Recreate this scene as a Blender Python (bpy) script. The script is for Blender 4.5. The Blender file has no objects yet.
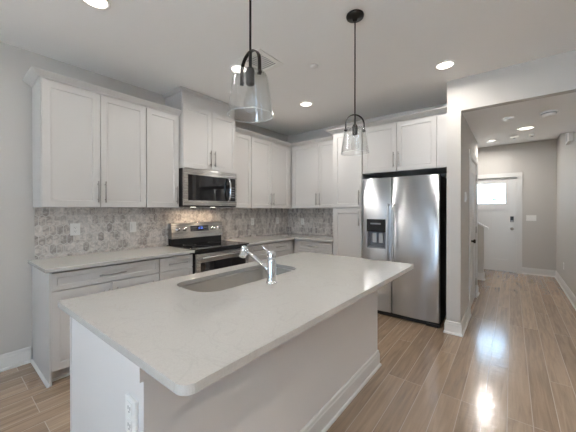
import bpy, bmesh, math, random
from mathutils import Vector, Matrix
random.seed(7)
S = bpy.context.scene
C = S.collection
R = math.radians

# ------------------------------------------------------------------ camera
cd = bpy.data.cameras.new('camera'); cam = bpy.data.objects.new('camera', cd); C.objects.link(cam)
cd.sensor_width = 36; cd.lens = 281.06 * 36 / 576; cd.shift_y = -5.3 / 576; cd.clip_start = .05
cam.location = (3.3755, -4.2367, 1.3648)
cam.rotation_euler = (R(90 - .258), 0, R(38.482))
S.camera = cam
S.view_settings.view_transform = 'Standard'; S.view_settings.look = 'None'; S.view_settings.gamma = 1
S.view_settings.exposure = 0.22
S.view_settings.use_curve_mapping = False
S.cycles.use_denoising = True
S.cycles.max_bounces = 10; S.cycles.diffuse_bounces = 6; S.cycles.glossy_bounces = 5
S.cycles.transparent_max_bounces = 16; S.cycles.transmission_bounces = 8
S.cycles.sample_clamp_indirect = 40
S.cycles.caustics_reflective = False; S.cycles.caustics_refractive = False

# ------------------------------------------------------------------ world
W = bpy.data.worlds.new('sky'); S.world = W; W.use_nodes = True
wn = W.node_tree.nodes; wl = W.node_tree.links
bg = wn['Background']
bg.inputs[0].default_value = (.48, .72, 1.0, 1); bg.inputs[1].default_value = 10.0

sl = bpy.data.lights.new('sun', 'SUN'); sl.energy = 120; sl.angle = R(1); sl.color = (.88, .93, 1)
so_ = bpy.data.objects.new('sun', sl); C.objects.link(so_); so_.rotation_euler = (R(0), R(-38), 0)   # added high in the west: lights the patio for ceiling bounce, enters no window

# ------------------------------------------------------------------ lamps seen in the room, plus unseen ones out of frame (fixtures are built further down)
H = 2.779
LAMP_COL = (1.0, .96, .90)
def area(name, loc, rot, size, power, col=LAMP_COL, spread=170):
    l = bpy.data.lights.new(name, 'AREA'); l.shape = 'DISK'; l.size = size; l.energy = power; l.color = col
    l.spread = R(spread)
    o = bpy.data.objects.new(name, l); C.objects.link(o); o.location = loc; o.rotation_euler = rot
    return o
DOWN = [(2.862, -1.121), (1.215, -1.131), (1.224, -2.323), (1.171, -3.557),
        (3.9, -3.6), (1.2, -5.4), (2.9, -5.8), (4.7, -5.0), (4.7, -2.3)]  # this row is unseen; its first lamp is raised to brighten the island
POWER = (8, 10.5, 8, 4.2, 11, 4, 7, 9, 9)
for (x, y), pw_ in zip(DOWN, POWER):
    area('downlight_lamp', (x, y, H - .022), (0, 0, 0), .13, pw_)
area('downlight_lamp', (3.522, .582, 2.43 - .022), (0, 0, 0), .16, 2.2)
area('downlight_lamp', (3.14, 1.12, 2.43 - .022), (0, 0, 0), .07, 3)
area('downlight_lamp', (2.95, 2.85, H - .022), (0, 0, 0), .18, 16)
for y in (-2.2, -1.9):
    area('hood_lamp', (.22, y, 1.388), (0, 0, 0), .05, 1.2, (1, .78, .55))

# ------------------------------------------------------------------ materials
def mat(name, col, rough=.5, metal=0, **kw):
    m = bpy.data.materials.new(name); m.use_nodes = True
    b = m.node_tree.nodes['Principled BSDF']
    b.inputs['Base Color'].default_value = (*col, 1); b.inputs['Roughness'].default_value = rough
    b.inputs['Metallic'].default_value = metal
    for k, v in kw.items():
        b.inputs[k.replace('_', ' ')].default_value = v
    return m
def nodes(m):
    nt = m.node_tree
    def N(t, **kw):
        n = nt.nodes.new(t)
        for k, v in kw.items(): setattr(n, k, v)
        return n
    return nt, N, nt.links.new, nt.nodes['Principled BSDF']
def mix_rgb(N, L, fac, a, b, blend='MIX'):
    n = N('ShaderNodeMix', data_type='RGBA', blend_type=blend)
    for s, v in ((0, fac), (6, a), (7, b)):
        if isinstance(v, (int, float)): n.inputs[s].default_value = v
        elif isinstance(v, tuple): n.inputs[s].default_value = (*v, 1)
        else: L(v, n.inputs[s])
    return n.outputs[2]
def paint(name, col, rough, bump=.02, scale=260):
    m = mat(name, col, rough); nt, N, L, b = nodes(m)
    tc = N('ShaderNodeTexCoord'); no = N('ShaderNodeTexNoise'); no.inputs['Scale'].default_value = scale
    L(tc.outputs['Object'], no.inputs['Vector'])
    n2 = N('ShaderNodeTexNoise'); n2.inputs['Scale'].default_value = 1.3; L(tc.outputs['Object'], n2.inputs['Vector'])
    L(mix_rgb(N, L, n2.outputs['Fac'], tuple(c * .97 for c in col), tuple(min(1, c * 1.03) for c in col)), b.inputs['Base Color'])
    bp = N('ShaderNodeBump'); bp.inputs['Strength'].default_value = bump; bp.inputs['Distance'].default_value = .002
    L(no.outputs['Fac'], bp.inputs['Height']); L(bp.outputs[0], b.inputs['Normal'])
    return m
M_WALL = paint('wall_paint', (.54, .515, .485), .75, .15)
M_CEIL = paint('ceiling_paint', (.86, .85, .835), .85, .2)
M_TRIM = paint('trim_paint', (.68, .67, .65), .35)
M_CAB = paint('cabinet_paint', (.54, .52, .50), .38)
M_ISL = paint('island_paint', (.68, .66, .645), .4)
M_PLATE = mat('white_plastic', (.82, .81, .78), .35)
M_BLACK = mat('black_enamel', (.012, .012, .013), .35)
M_BGLASS = mat('black_glass', (.008, .008, .01), .04, Coat_Weight=.5)
M_DARK = mat('dark_bronze', (.025, .022, .02), .32, .8)
M_SOCK = mat('socket_metal', (.10, .095, .09), .38, .9)
M_CHROME = mat('chrome', (.82, .83, .85), .07, 1)
M_NICKEL = mat('brushed_nickel', (.36, .345, .32), .34, 1)
M_GREY = mat('grey_plastic', (.22, .23, .25), .4)
M_LGREY = mat('light_grey_plastic', (.50, .51, .52), .4)
M_SLOT = mat('dark_slot', (.03, .03, .03), .7)
def emis(name, col, st):
    m = mat(name, col, .5); b = m.node_tree.nodes['Principled BSDF']
    b.inputs['Emission Color'].default_value = (*col, 1); b.inputs['Emission Strength'].default_value = st
    return m
M_LENS = emis('lit_lens', (1.0, .93, .82), 3.5)
M_DIGIT = emis('blue_digits', (.12, .25, 1.0), 1.6)
def steel(name, axis, col=(.56, .56, .57), rough=.24, arot=0.25):
    m = mat(name, col, rough, 1); nt, N, L, b = nodes(m)
    tc = N('ShaderNodeTexCoord'); mp = N('ShaderNodeMapping')
    sc = [260, 260, 260]; sc['xyz'.index(axis)] = 1.2
    mp.inputs['Scale'].default_value = sc
    no = N('ShaderNodeTexNoise'); no.inputs['Scale'].default_value = 1.0; no.inputs['Detail'].default_value = 3
    L(tc.outputs['Object'], mp.inputs['Vector']); L(mp.outputs[0], no.inputs['Vector'])
    mr = N('ShaderNodeMapRange'); mr.inputs[3].default_value = rough - .02; mr.inputs[4].default_value = rough + .03
    L(no.outputs['Fac'], mr.inputs[0]); L(mr.outputs[0], b.inputs['Roughness'])
    tg = N('ShaderNodeTangent', direction_type='RADIAL', axis='Z'); L(tg.outputs[0], b.inputs['Tangent']); b.inputs['Anisotropic'].default_value = .92; b.inputs['Anisotropic Rotation'].default_value = arot
    bp = N('ShaderNodeBump'); bp.inputs['Strength'].default_value = .02; bp.inputs['Distance'].default_value = .001
    L(no.outputs['Fac'], bp.inputs['Height']); L(bp.outputs[0], b.inputs['Normal'])
    return m
M_STEEL = steel('brushed_steel', 'z', (.64, .66, .69), .36); M_STEELY = steel('brushed_steel_horizontal', 'y', (.50, .49, .475), .27)
M_SINK = steel('sink_steel', 'y', (.55, .53, .50), .28)
def glass(name, col, base):
    m = bpy.data.materials.new(name); m.use_nodes = True; nt = m.node_tree; nt.nodes.clear()
    out = nt.nodes.new('ShaderNodeOutputMaterial'); t = nt.nodes.new('ShaderNodeBsdfTransparent'); g = nt.nodes.new('ShaderNodeBsdfGlossy')
    g.inputs['Roughness'].default_value = .02; t.inputs[0].default_value = (*col, 1)
    fr = nt.nodes.new('ShaderNodeLayerWeight'); fr.inputs['Blend'].default_value = .5
    mx = nt.nodes.new('ShaderNodeMixShader'); L = nt.links.new
    pw = nt.nodes.new('ShaderNodeMath'); pw.operation = 'POWER'; pw.inputs[1].default_value = 4
    ma = nt.nodes.new('ShaderNodeMath'); ma.operation = 'MULTIPLY_ADD'; ma.inputs[1].default_value = base; ma.inputs[2].default_value = .05
    L(fr.outputs['Facing'], pw.inputs[0]); L(pw.outputs[0], ma.inputs[0]); L(ma.outputs[0], mx.inputs[0]); L(t.outputs[0], mx.inputs[1]); L(g.outputs[0], mx.inputs[2]); L(mx.outputs[0], out.inputs[0])
    return m
M_GLASS = glass('clear_glass', (.96, .965, .965), .7)
M_PANE = glass('window_pane', (.97, .98, .98), .8)
def quartz():
    m = mat('white_quartz', (.78, .76, .725), .09, 0); nt, N, L, b = nodes(m)
    b.inputs['Specular IOR Level'].default_value = .55
    tc = N('ShaderNodeTexCoord')
    n1 = N('ShaderNodeTexNoise'); n1.inputs['Scale'].default_value = 4; n1.inputs['Detail'].default_value = 6; n1.inputs['Distortion'].default_value = 1.4
    L(tc.outputs['Object'], n1.inputs['Vector'])
    cr = N('ShaderNodeValToRGB'); e = cr.color_ramp.elements
    e[0].position = .485; e[0].color = (1, 1, 1, 1); e[1].position = .515; e[1].color = (1, 1, 1, 1)
    x = e.new(.5); x.color = (.93, .93, .93, 1)
    L(n1.outputs['Fac'], cr.inputs[0])
    n2 = N('ShaderNodeTexNoise'); n2.inputs['Scale'].default_value = 190; n2.inputs['Detail'].default_value = 2
    L(tc.outputs['Object'], n2.inputs['Vector'])
    sp = mix_rgb(N, L, n2.outputs['Fac'], (.455, .44, .415), (.535, .52, .495))
    L(mix_rgb(N, L, .8, sp, cr.outputs[0], 'MULTIPLY'), b.inputs['Base Color'])
    return m
M_QUARTZ = quartz()
def wood_floor():
    m = mat('hardwood', (.3, .2, .13), .22, 0, Specular_IOR_Level=.85, Coat_Weight=.25, Coat_Roughness=.26); nt, N, L, b = nodes(m)
    tc = N('ShaderNodeTexCoord'); mp = N('ShaderNodeMapping')
    # brick texture runs its rows along X: swap so that the boards run along world Y
    mp.inputs['Rotation'].default_value = (0, 0, R(90)); mp.inputs['Location'].default_value = (0, -3.358 + .1295 * 40, 0)
    L(tc.outputs['Object'], mp.inputs['Vector'])
    br = N('ShaderNodeTexBrick'); br.offset = .37; br.offset_frequency = 3; br.squash = 1
    br.inputs['Scale'].default_value = 1; br.inputs['Brick Width'].default_value = 1.9; br.inputs['Row Height'].default_value = .1295
    br.inputs['Mortar Size'].default_value = .0022; br.inputs['Mortar Smooth'].default_value = .2; br.inputs['Bias'].default_value = 0
    br.inputs['Color1'].default_value = (0, 0, 0, 1); br.inputs['Color2'].default_value = (1, 1, 1, 1); br.inputs['Mortar'].default_value = (.5, .5, .5, 1)
    mp2 = N('ShaderNodeMapping'); mp2.inputs['Rotation'].default_value = (0, 0, R(90)); L(tc.outputs['Object'], mp2.inputs['Vector'])
    L(mp2.outputs[0], br.inputs['Vector'])
    mp2.inputs['Location'].default_value = (0, -(3.358 % .1295), 0)
    cr = N('ShaderNodeValToRGB'); e = cr.color_ramp.elements
    e[0].position = 0; e[0].color = (.30, .212, .145, 1); e[1].position = 1; e[1].color = (.41, .30, .21, 1)
    x = e.new(.35); x.color = (.335, .238, .162, 1); x = e.new(.7); x.color = (.375, .27, .187, 1)
    L(br.outputs['Color'], cr.inputs[0])
    gm = N('ShaderNodeMapping'); gm.inputs['Scale'].default_value = (34, 2.2, 1); L(tc.outputs['Object'], gm.inputs['Vector'])
    # a different grain on each board
    add = N('ShaderNodeVectorMath', operation='ADD'); L(gm.outputs[0], add.inputs[0])
    sc = N('ShaderNodeVectorMath', operation='SCALE'); L(br.outputs['Color'], sc.inputs[0]); sc.inputs['Scale'].default_value = 30; L(sc.outputs[0], add.inputs[1])
    gn = N('ShaderNodeTexNoise'); gn.inputs['Scale'].default_value = 1; gn.inputs['Detail'].default_value = 6; gn.inputs['Distortion'].default_value = .8
    L(add.outputs[0], gn.inputs['Vector'])
    g2 = N('ShaderNodeMapRange'); g2.inputs[1].default_value = .3; g2.inputs[2].default_value = .7; g2.inputs[3].default_value = .78; g2.inputs[4].default_value = 1.16
    L(gn.outputs['Fac'], g2.inputs[0])
    gc = N('ShaderNodeCombineColor')
    for i in range(3): L(g2.outputs[0], gc.inputs[i])
    col = mix_rgb(N, L, 1.0, cr.outputs[0], gc.outputs[0], 'MULTIPLY')
    col = mix_rgb(N, L, br.outputs['Fac'], col, (.52, .43, .35))  # pale seams painted in for bevel edges that catch the light
    L(col, b.inputs['Base Color'])
    # hand-scraped undulation
    um = N('ShaderNodeMapping'); um.inputs['Scale'].default_value = (9, 20, 1); L(tc.outputs['Object'], um.inputs['Vector'])
    un = N('ShaderNodeTexNoise'); un.inputs['Scale'].default_value = 1; un.inputs['Detail'].default_value = 3; L(um.outputs[0], un.inputs['Vector'])
    sub = N('ShaderNodeMath', operation='SUBTRACT'); L(un.outputs['Fac'], sub.inputs[0]); L(br.outputs['Fac'], sub.inputs[1])
    bp = N('ShaderNodeBump'); bp.inputs['Strength'].default_value = .5; bp.inputs['Distance'].default_value = .004
    L(sub.outputs[0], bp.inputs['Height']); L(bp.outputs[0], b.inputs['Normal'])
    rr = N('ShaderNodeMapRange'); rr.inputs[3].default_value = .10; rr.inputs[4].default_value = .20; L(gn.outputs['Fac'], rr.inputs[0]); L(rr.outputs[0], b.inputs['Roughness'])
    return m
M_FLOOR = wood_floor()
def tile_mats():
    out = []
    for i, (c, v) in enumerate([((.60, .555, .515), .86), ((.51, .465, .43), .74), ((.65, .605, .565), .92), ((.43, .385, .36), .74), ((.56, .51, .47), .76)]):
        m = mat('marble_tile', c, .3); nt, N, L, b = nodes(m)
        tc = N('ShaderNodeTexCoord'); n = N('ShaderNodeTexNoise'); n.inputs['Scale'].default_value = 26; n.inputs['Detail'].default_value = 4; n.inputs['Distortion'].default_value = 1
        L(tc.outputs['Object'], n.inputs['Vector'])
        mr = N('ShaderNodeMapRange'); mr.inputs[1].default_value = .38; mr.inputs[2].default_value = .62; L(n.outputs['Fac'], mr.inputs[0])
        L(mix_rgb(N, L, mr.outputs[0], tuple(x * v * .88 for x in c), tuple(min(1, x * 1.15) for x in c)), b.inputs['Base Color'])
        out.append(m)
    return out
M_TILES = tile_mats()
M_GROUT = mat('grout', (.66, .64, .61), .7)

# ------------------------------------------------------------------ mesh helpers
class MB:
    """collects shapes into one bmesh; fr = (origin, u, v, w) turns local (u, v, w) into world"""
    def __init__(s, fr=None):
        s.bm = bmesh.new(); s.fr = fr
    def P(s, a, b, c):
        if s.fr is None: return Vector((a, b, c))
        o, u, v, w = s.fr
        return o + u * a + v * b + w * c
    def V(s, a, b, c): return s.bm.verts.new(s.P(a, b, c))
    def face(s, vs, mi=0, smooth=False):
        try:
            f = s.bm.faces.new(vs); f.material_index = mi; f.smooth = smooth; return f
        except ValueError: return None
    def box(s, a0, a1, b0, b1, c0, c1, mi=0, bev=0):
        v = [s.V(a, b, c) for c in (c0, c1) for b in (b0, b1) for a in (a0, a1)]
        fs = [s.face([v[i] for i in q], mi) for q in ((0, 2, 3, 1), (4, 5, 7, 6), (0, 1, 5, 4), (2, 6, 7, 3), (0, 4, 6, 2), (1, 3, 7, 5))]
        if bev:
            ed = {e for f in fs for e in f.edges}
            r = bmesh.ops.bevel(s.bm, geom=list(ed), offset=bev, segments=2, profile=.6, affect='EDGES')
            for f in r['faces']: f.material_index = mi
        return s
    def shaker(s, a0, a1, b0, b1, c0, t=.02, fw=.057, rec=.008, mi=0):
        """framed door: proud frame round a recessed flat panel"""
        c1 = c0 + t; i = .0015
        def ring(a0, a1, b0, b1, c): return [s.V(a0, b0, c), s.V(a1, b0, c), s.V(a1, b1, c), s.V(a0, b1, c)]
        rs = [ring(a0, a1, b0, b1, c0), ring(a0, a1, b0, b1, c1 - i), ring(a0 + i, a1 - i, b0 + i, b1 - i, c1),
              ring(a0 + fw, a1 - fw, b0 + fw, b1 - fw, c1), ring(a0 + fw + .004, a1 - fw - .004, b0 + fw + .004, b1 - fw - .004, c1 - rec)]
        s.face(rs[0][::-1], mi)
        for p, q in zip(rs, rs[1:]):
            for k in range(4): s.face([p[k], p[(k + 1) % 4], q[(k + 1) % 4], q[k]], mi)
        s.face(rs[-1], mi)
        return s
    def ringp(s, c, ax, r, n, ph=0, r2=None):
        ax = ax.normalized(); t = Vector((0, 0, 1)) if abs(ax.z) < .9 else Vector((1, 0, 0))
        e1 = ax.cross(t).normalized(); e2 = ax.cross(e1)
        return [s.bm.verts.new(c + e1 * math.cos(ph + 2 * math.pi * k / n) * r + e2 * math.sin(ph + 2 * math.pi * k / n) * (r2 or r)) for k in range(n)]
    def tube(s, pts, r, n=12, mi=0, caps=True):
        pts = [s.P(*p) for p in pts]; rs = []
        if not isinstance(r, (list, tuple)): r = [r] * len(pts)
        for i, p in enumerate(pts):
            a = pts[max(0, i - 1)]; b = pts[min(len(pts) - 1, i + 1)]
            ax = (b - a).normalized()
            if i == 0: ref = Vector((0, 0, 1)) if abs(ax.z) < .9 else Vector((1, 0, 0)); e1 = ax.cross(ref).normalized()
            else: e1 = (e1 - ax * e1.dot(ax)).normalized()
            e2 = ax.cross(e1)
            rs.append([s.bm.verts.new(p + e1 * math.cos(2 * math.pi * k / n) * r[i] + e2 * math.sin(2 * math.pi * k / n) * r[i]) for k in range(n)])
        for p, q in zip(rs, rs[1:]):
            for k in range(n): s.face([p[k], p[(k + 1) % n], q[(k + 1) % n], q[k]], mi, True)
        if caps: s.face(rs[0][::-1], mi); s.face(rs[-1], mi)
        return s
    def lathe(s, prof, c=(0, 0, 0), n=32, mi=0, closed=False, flip=1):
        """prof = [(r, w)] turned about the frame's w axis through c"""
        rs = []
        for r, w in prof:
            if r < 1e-6: rs.append([s.V(c[0], c[1], c[2] + w)])
            else: rs.append([s.V(c[0] + math.cos(2 * math.pi * k / n) * r, c[1] + math.sin(2 * math.pi * k / n) * r, c[2] + w) for k in range(n)])
        pr = list(zip(rs, rs[1:]))
        if closed: pr.append((rs[-1], rs[0]))
        for p, q in pr:
            for k in range(n):
                j = (k + 1) % n
                if len(p) == 1 and len(q) == 1: continue
                if len(p) == 1: s.face([p[0], q[j], q[k]], mi, True)
                elif len(q) == 1: s.face([p[k], p[j], q[0]], mi, True)
                else: s.face([p[k], p[j], q[j], q[k]], mi, True)
        return s
    def sweep(s, path, prof, mi=0):
        """prof = [(out, z)] closed, swept along an XY path with mitres; out is to the right of travel"""
        n = len(path); rs = []
        dirs = [(Vector(path[i + 1]) - Vector(path[i])).normalized() for i in range(n - 1)]
        for i in range(n):
            a = dirs[max(0, i - 1)]; b = dirs[min(n - 2, i)]
            na = Vector((a.y, -a.x)); nb = Vector((b.y, -b.x)); mN = (na + nb).normalized(); k = 1 / max(.2, mN.dot(na))
            rs.append([s.bm.verts.new((path[i][0] + mN.x * k * o, path[i][1] + mN.y * k * o, z)) for o, z in prof])
        m = len(prof)
        for p, q in zip(rs, rs[1:]):
            for k in range(m): s.face([p[k], p[(k + 1) % m], q[(k + 1) % m], q[k]], mi)
        s.face(rs[0][::-1], mi); s.face(rs[-1], mi)
        return s
    def build(s, name, mats, parent=None, bevel=0, recalc=True, origin=None):
        if recalc: bmesh.ops.recalc_face_normals(s.bm, faces=s.bm.faces[:])
        if not isinstance(mats, (list, tuple)): mats = [mats]
        if parent is None:
            if origin is None:
                vs = [v.co for v in s.bm.verts]
                lo = Vector([min(v[i] for v in vs) for i in range(3)]); hi = Vector([max(v[i] for v in vs) for i in range(3)])
                origin = Vector(((lo.x + hi.x) / 2, (lo.y + hi.y) / 2, lo.z))
            loc = Vector(origin)
        else:
            w = Vector((0, 0, 0)); q = parent
            while q is not None: w = w + q.location; q = q.parent
            loc = Vector((0, 0, 0)); origin = w
        bmesh.ops.translate(s.bm, verts=s.bm.verts[:], vec=-Vector(origin))
        me = bpy.data.meshes.new(name); s.bm.to_mesh(me); s.bm.free()
        for m in mats: me.materials.append(m)
        o = bpy.data.objects.new(name, me); C.objects.link(o); o.location = loc
        if parent is not None: o.parent = parent
        if bevel:
            b = o.modifiers.new('bevel', 'BEVEL'); b.width = bevel; b.segments = 2; b.limit_method = 'ANGLE'; b.angle_limit = R(40)
        return o
def thing(name, label, cat, loc, group=None):
    o = bpy.data.objects.new(name, None); C.objects.link(o); o.location = loc; o.empty_display_size = .1
    o['label'] = label; o['category'] = cat
    if group: o['group'] = group
    return o
def tag(o, label, cat, group=None, kind=None):
    if label: o['label'] = label
    if cat: o['category'] = cat
    if group: o['group'] = group
    if kind: o['kind'] = kind
    return o
def struct(o, label=None):
    o['kind'] = 'structure'
    if label: o['label'] = label
    return o
def sbox(name, m, *boxes, label=None, bev=0):
    b = MB()
    for q in boxes: b.box(*q)
    return struct(b.build(name, m, bevel=bev), label)
X, Y, Z = Vector((1, 0, 0)), Vector((0, 1, 0)), Vector((0, 0, 1)); O0 = Vector((0, 0, 0))
FA = (O0, Y, Z, X)          # fronts that face +x : u = y, v = z, w = x
FB = (O0, X, Z, -Y)         # fronts that face -y : u = x, v = z, w = -y

# ------------------------------------------------------------------ room shell
SOUTH = -7.4; EAST = 6.2
struct(MB().box(-.1, EAST, SOUTH, 3.7, -.06, 0).build('floor', M_FLOOR, origin=(0, 0, 0)))
sbox('ceiling', M_CEIL, (-.1, EAST, SOUTH, -.702, H, H + .1), (-.1, 2.88, -.702, .12, H, H + .1))
sbox('ceiling_hall', M_CEIL, (2.947, 4.086, -.61, 1.24, 2.43, 2.62))
sbox('ceiling_foyer', M_CEIL, (1.7, 4.2, 1.17, 3.7, H, H + .1))
sbox('leak_block_hall', M_CEIL, (2.83, 4.19, -.69, 1.23, 2.44, 2.775))  # unseen box added to seal sunlight leaks above the hall ceiling
sbox('sun_block_roof', M_CEIL, (-.3, EAST + .3, SOUTH - .3, 3.8, H + .1, H + .25))  # unseen slab added over the house to keep sun from leaking in
sbox('wall_left', M_WALL, (-.12, 0, SOUTH, 0, 0, H))
sbox('wall_back', M_WALL, (-.12, 2.813, 0, .12, 0, H))
sbox('wall_header', M_WALL, (2.947, 4.086, -.702, -.61, 2.43, H))
sbox('wall_wing', M_WALL, (2.813, 2.947, -.702, .159, 0, H), (2.813, 2.947, .159, .97, 2.05, H), (2.813, 2.947, .97, 1.24, 0, H))
sbox('wall_closet', M_WALL, (1.8, 2.813, 1.14, 1.24, 0, H))
sbox('wall_foyer_left', M_WALL, (1.7, 1.8, 1.24, 3.533, 0, H))
sbox('wall_hall_right', M_WALL, (4.086, 4.2, -.702, 3.533, 0, H))
sbox('wall_foyer_header', M_WALL, (2.947, 4.086, 1.16, 1.24, 2.62, H))
DX0, DX1, DZ = 2.55, 3.467, 2.05
sbox('wall_entry', M_WALL, (1.7, DX0, 3.533, 3.66, 0, H), (DX1, 4.2, 3.533, 3.66, 0, H), (DX0, DX1, 3.533, 3.66, DZ + .01, H))
sbox('wall_right_front', M_WALL, (4.2, EAST, -.702, -.6, 0, H))
sbox('wall_right', M_WALL, (EAST, EAST + .12, SOUTH, -.6, 0, H))
# south wall with a wide sliding glass door and two windows
WINS = [(.8, 1.35, .85, 2.35), (2.8, 3.8, .06, 2.35), (5.0, 5.55, .85, 2.35)]
b = MB(); xs = -.12
for x0, x1, z0, z1 in WINS:
    b.box(xs, x0, SOUTH - .12, SOUTH, 0, H); b.box(x0, x1, SOUTH - .12, SOUTH, z1, H)
    if z0 > 0: b.box(x0, x1, SOUTH - .12, SOUTH, 0, z0)
    xs = x1
b.box(xs, EAST + .12, SOUTH - .12, SOUTH, 0, H)
struct(b.build('wall_south', M_WALL))
for i, (x0, x1, z0, z1) in enumerate(WINS):
    b = MB(); yy = SOUTH - .06
    for q in ((x0, x0 + .05, z0, z1), (x1 - .05, x1, z0, z1), (x0 + .05, x1 - .05, z0, z0 + .05), (x0 + .05, x1 - .05, z1 - .05, z1), ((x0 + x1) / 2 - .03, (x0 + x1) / 2 + .03, z0 + .05, z1 - .05)):
        b.box(q[0], q[1], yy - .03, yy + .03, q[2], q[3])
    f = struct(b.build('window_%d' % (i + 1), M_TRIM))
    b = MB(); b.box(x0 + .05, x1 - .05, yy - .004, yy + .004, z0 + .05, z1 - .05)
    b.build('pane', M_PANE, f)
    b = MB()
    for q in ((x0 - .08, x0, z0 - .08 if z0 > .2 else 0, z1 + .08), (x1, x1 + .08, z0 - .08 if z0 > .2 else 0, z1 + .08), (x0, x1, z1, z1 + .08)):
        b.box(q[0], q[1], SOUTH, SOUTH + .015, q[2], q[3])
    if z0 > .2: b.box(x0, x1, SOUTH, SOUTH + .03, z0 - .08, z0)
    struct(b.build('trim_window', M_TRIM))
sbox('ground', paint('bounce_patio', (.62, .61, .59), .9), (-12, 18, SOUTH - 16, SOUTH - .2, -.3, -.16))  # unseen ground, made pale to bounce light up onto the ceiling
sbox('ground_front', paint('pale_concrete', (.5, .5, .48), .9), (-12, 18, 3.72, 30, -.3, -.12))

# baseboards
BB = [(0, 0), (.027, 0), (.027, .010), (.023, .018), (.016, .022), (.016, .105), (.012, .112), (.011, .130), (.006, .137), (0, .137)]
def baseboard(name, path):
    return struct(MB().sweep(path, BB).build(name, M_TRIM))
baseboard('baseboard_left', [(0, SOUTH), (0, -3.70)])
baseboard('baseboard_wing', [(2.813, -.66), (2.813, -.702), (2.947, -.702), (2.947, .069)])
baseboard('baseboard_closet', [(2.947, 1.06), (2.947, 1.24), (2.83, 1.24)])
baseboard('baseboard_entry', [(3.557, 3.533), (4.086, 3.533), (4.086, -.702), (EAST, -.702), (EAST, SOUTH), (4.36, SOUTH)])
baseboard('baseboard_south', [(2.24, SOUTH), (0, SOUTH)])

# ------------------------------------------------------------------ backsplash (picket hexagons)
def clip(poly, x0, x1, y0, y1):
    for ax, lim, sg in ((0, x0, 1), (0, x1, -1), (1, y0, 1), (1, y1, -1)):
        out = []
        for i in range(len(poly)):
            p, q = poly[i - 1], poly[i]; dp = (p[ax] - lim) * sg; dq = (q[ax] - lim) * sg
            if (dp >= 0) != (dq >= 0):
                t = dp / (dp - dq); out.append((p[0] + (q[0] - p[0]) * t, p[1] + (q[1] - p[1]) * t))
            if dq >= 0: out.append(q)
        poly = out
        if len(poly) < 3: return []
    return poly
def backsplash(fr, rects, label):
    b = MB(fr); tw, th, cap, g = .0525, .107, .017, .0026
    for u0, u1, v0, v1 in rects: b.box(u0, u1, v0, v1, .0005, .006, 5)
    pitch = th - cap
    for u0, u1, v0, v1 in rects:
        r = int((v0 - .9) / pitch) - 1
        while r * pitch + .9 < v1 + th:
            cv = .9 + r * pitch; k = int(u0 / tw) - 2
            while k * tw < u1 + tw:
                cu = k * tw + (tw / 2 if r % 2 else 0)
                hw = tw / 2 - g; hh = th / 2 - g
                poly = clip([(cu - hw, cv - hh + cap), (cu, cv - hh), (cu + hw, cv - hh + cap), (cu + hw, cv + hh - cap), (cu, cv + hh), (cu - hw, cv + hh - cap)], u0, u1, v0, v1)
                if len(poly) >= 3:
                    mi = random.choices(range(5), (5, 4, 5, 2, 4))[0]
                    top = [b.V(p[0], p[1], .0085) for p in poly]; bot = [b.V(p[0], p[1], .006) for p in poly]
                    b.face(top, mi)
                    n = len(poly)
                    for i in range(n): b.face([bot[i], bot[(i + 1) % n], top[(i + 1) % n], top[i]], mi)
                k += 1
            r += 1
    return tag(b.build('backsplash', M_TILES + [M_GROUT], recalc=False), label, 'tile')
backsplash(FA, [(-3.675, -2.445, .9145, 1.383), (-2.445, -1.648, .9145, 1.39), (-1.648, -.0095, .9145, 1.383)], 'elongated grey marble hexagon tile backsplash behind the range wall counters')
backsplash(FB, [(.0095, 1.333, .9145, 1.383)], 'elongated grey marble hexagon tile backsplash on the short wall beside the pantry')

# ------------------------------------------------------------------ cabinets
HANDLE_G = None
def bar_pull(fr, cu, cv, length, w0, vertical, parent, name='handle'):
    b = MB(fr); h = length / 2; r = .0058; so = .030
    p = lambda t, w: (cu, cv + t, w) if vertical else (cu + t, cv, w)
    b.tube([p(-h, w0 + so), p(h, w0 + so)], r, 10)
    for t in (-h * .72, h * .72): b.tube([p(t, w0), p(t, w0 + so)], r * .8, 8)
    return b.build(name, M_NICKEL, parent)
GAP = .0024
def door(fr, a0, a1, b0, b1, w0, parent, hu=None, hv=None, hl=.20, m=None):
    d = MB(fr).shaker(a0 + GAP, a1 - GAP, b0, b1, w0).build('door', m or M_CAB, parent)
    if hu is not None: bar_pull(fr, hu, hv, hl, w0 + .02, True, d)
    return d
def drawer(fr, a0, a1, b0, b1, w0, parent, hl=.20):
    d = MB(fr).shaker(a0 + GAP, a1 - GAP, b0, b1, w0, fw=.036, rec=.005).build('drawer', M_CAB, parent)
    bar_pull(fr, (a0 + a1) / 2, (b0 + b1) / 2, hl, w0 + .02, False, d)
    return d
def body(fr, *boxes, parent, name='body', m=None):
    b = MB(fr)
    for q in boxes: b.box(*q)
    return b.build(name, m or M_CAB, parent)
def at(fr, u, v, w): return fr[0] + fr[1] * u + fr[2] * v + fr[3] * w

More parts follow.
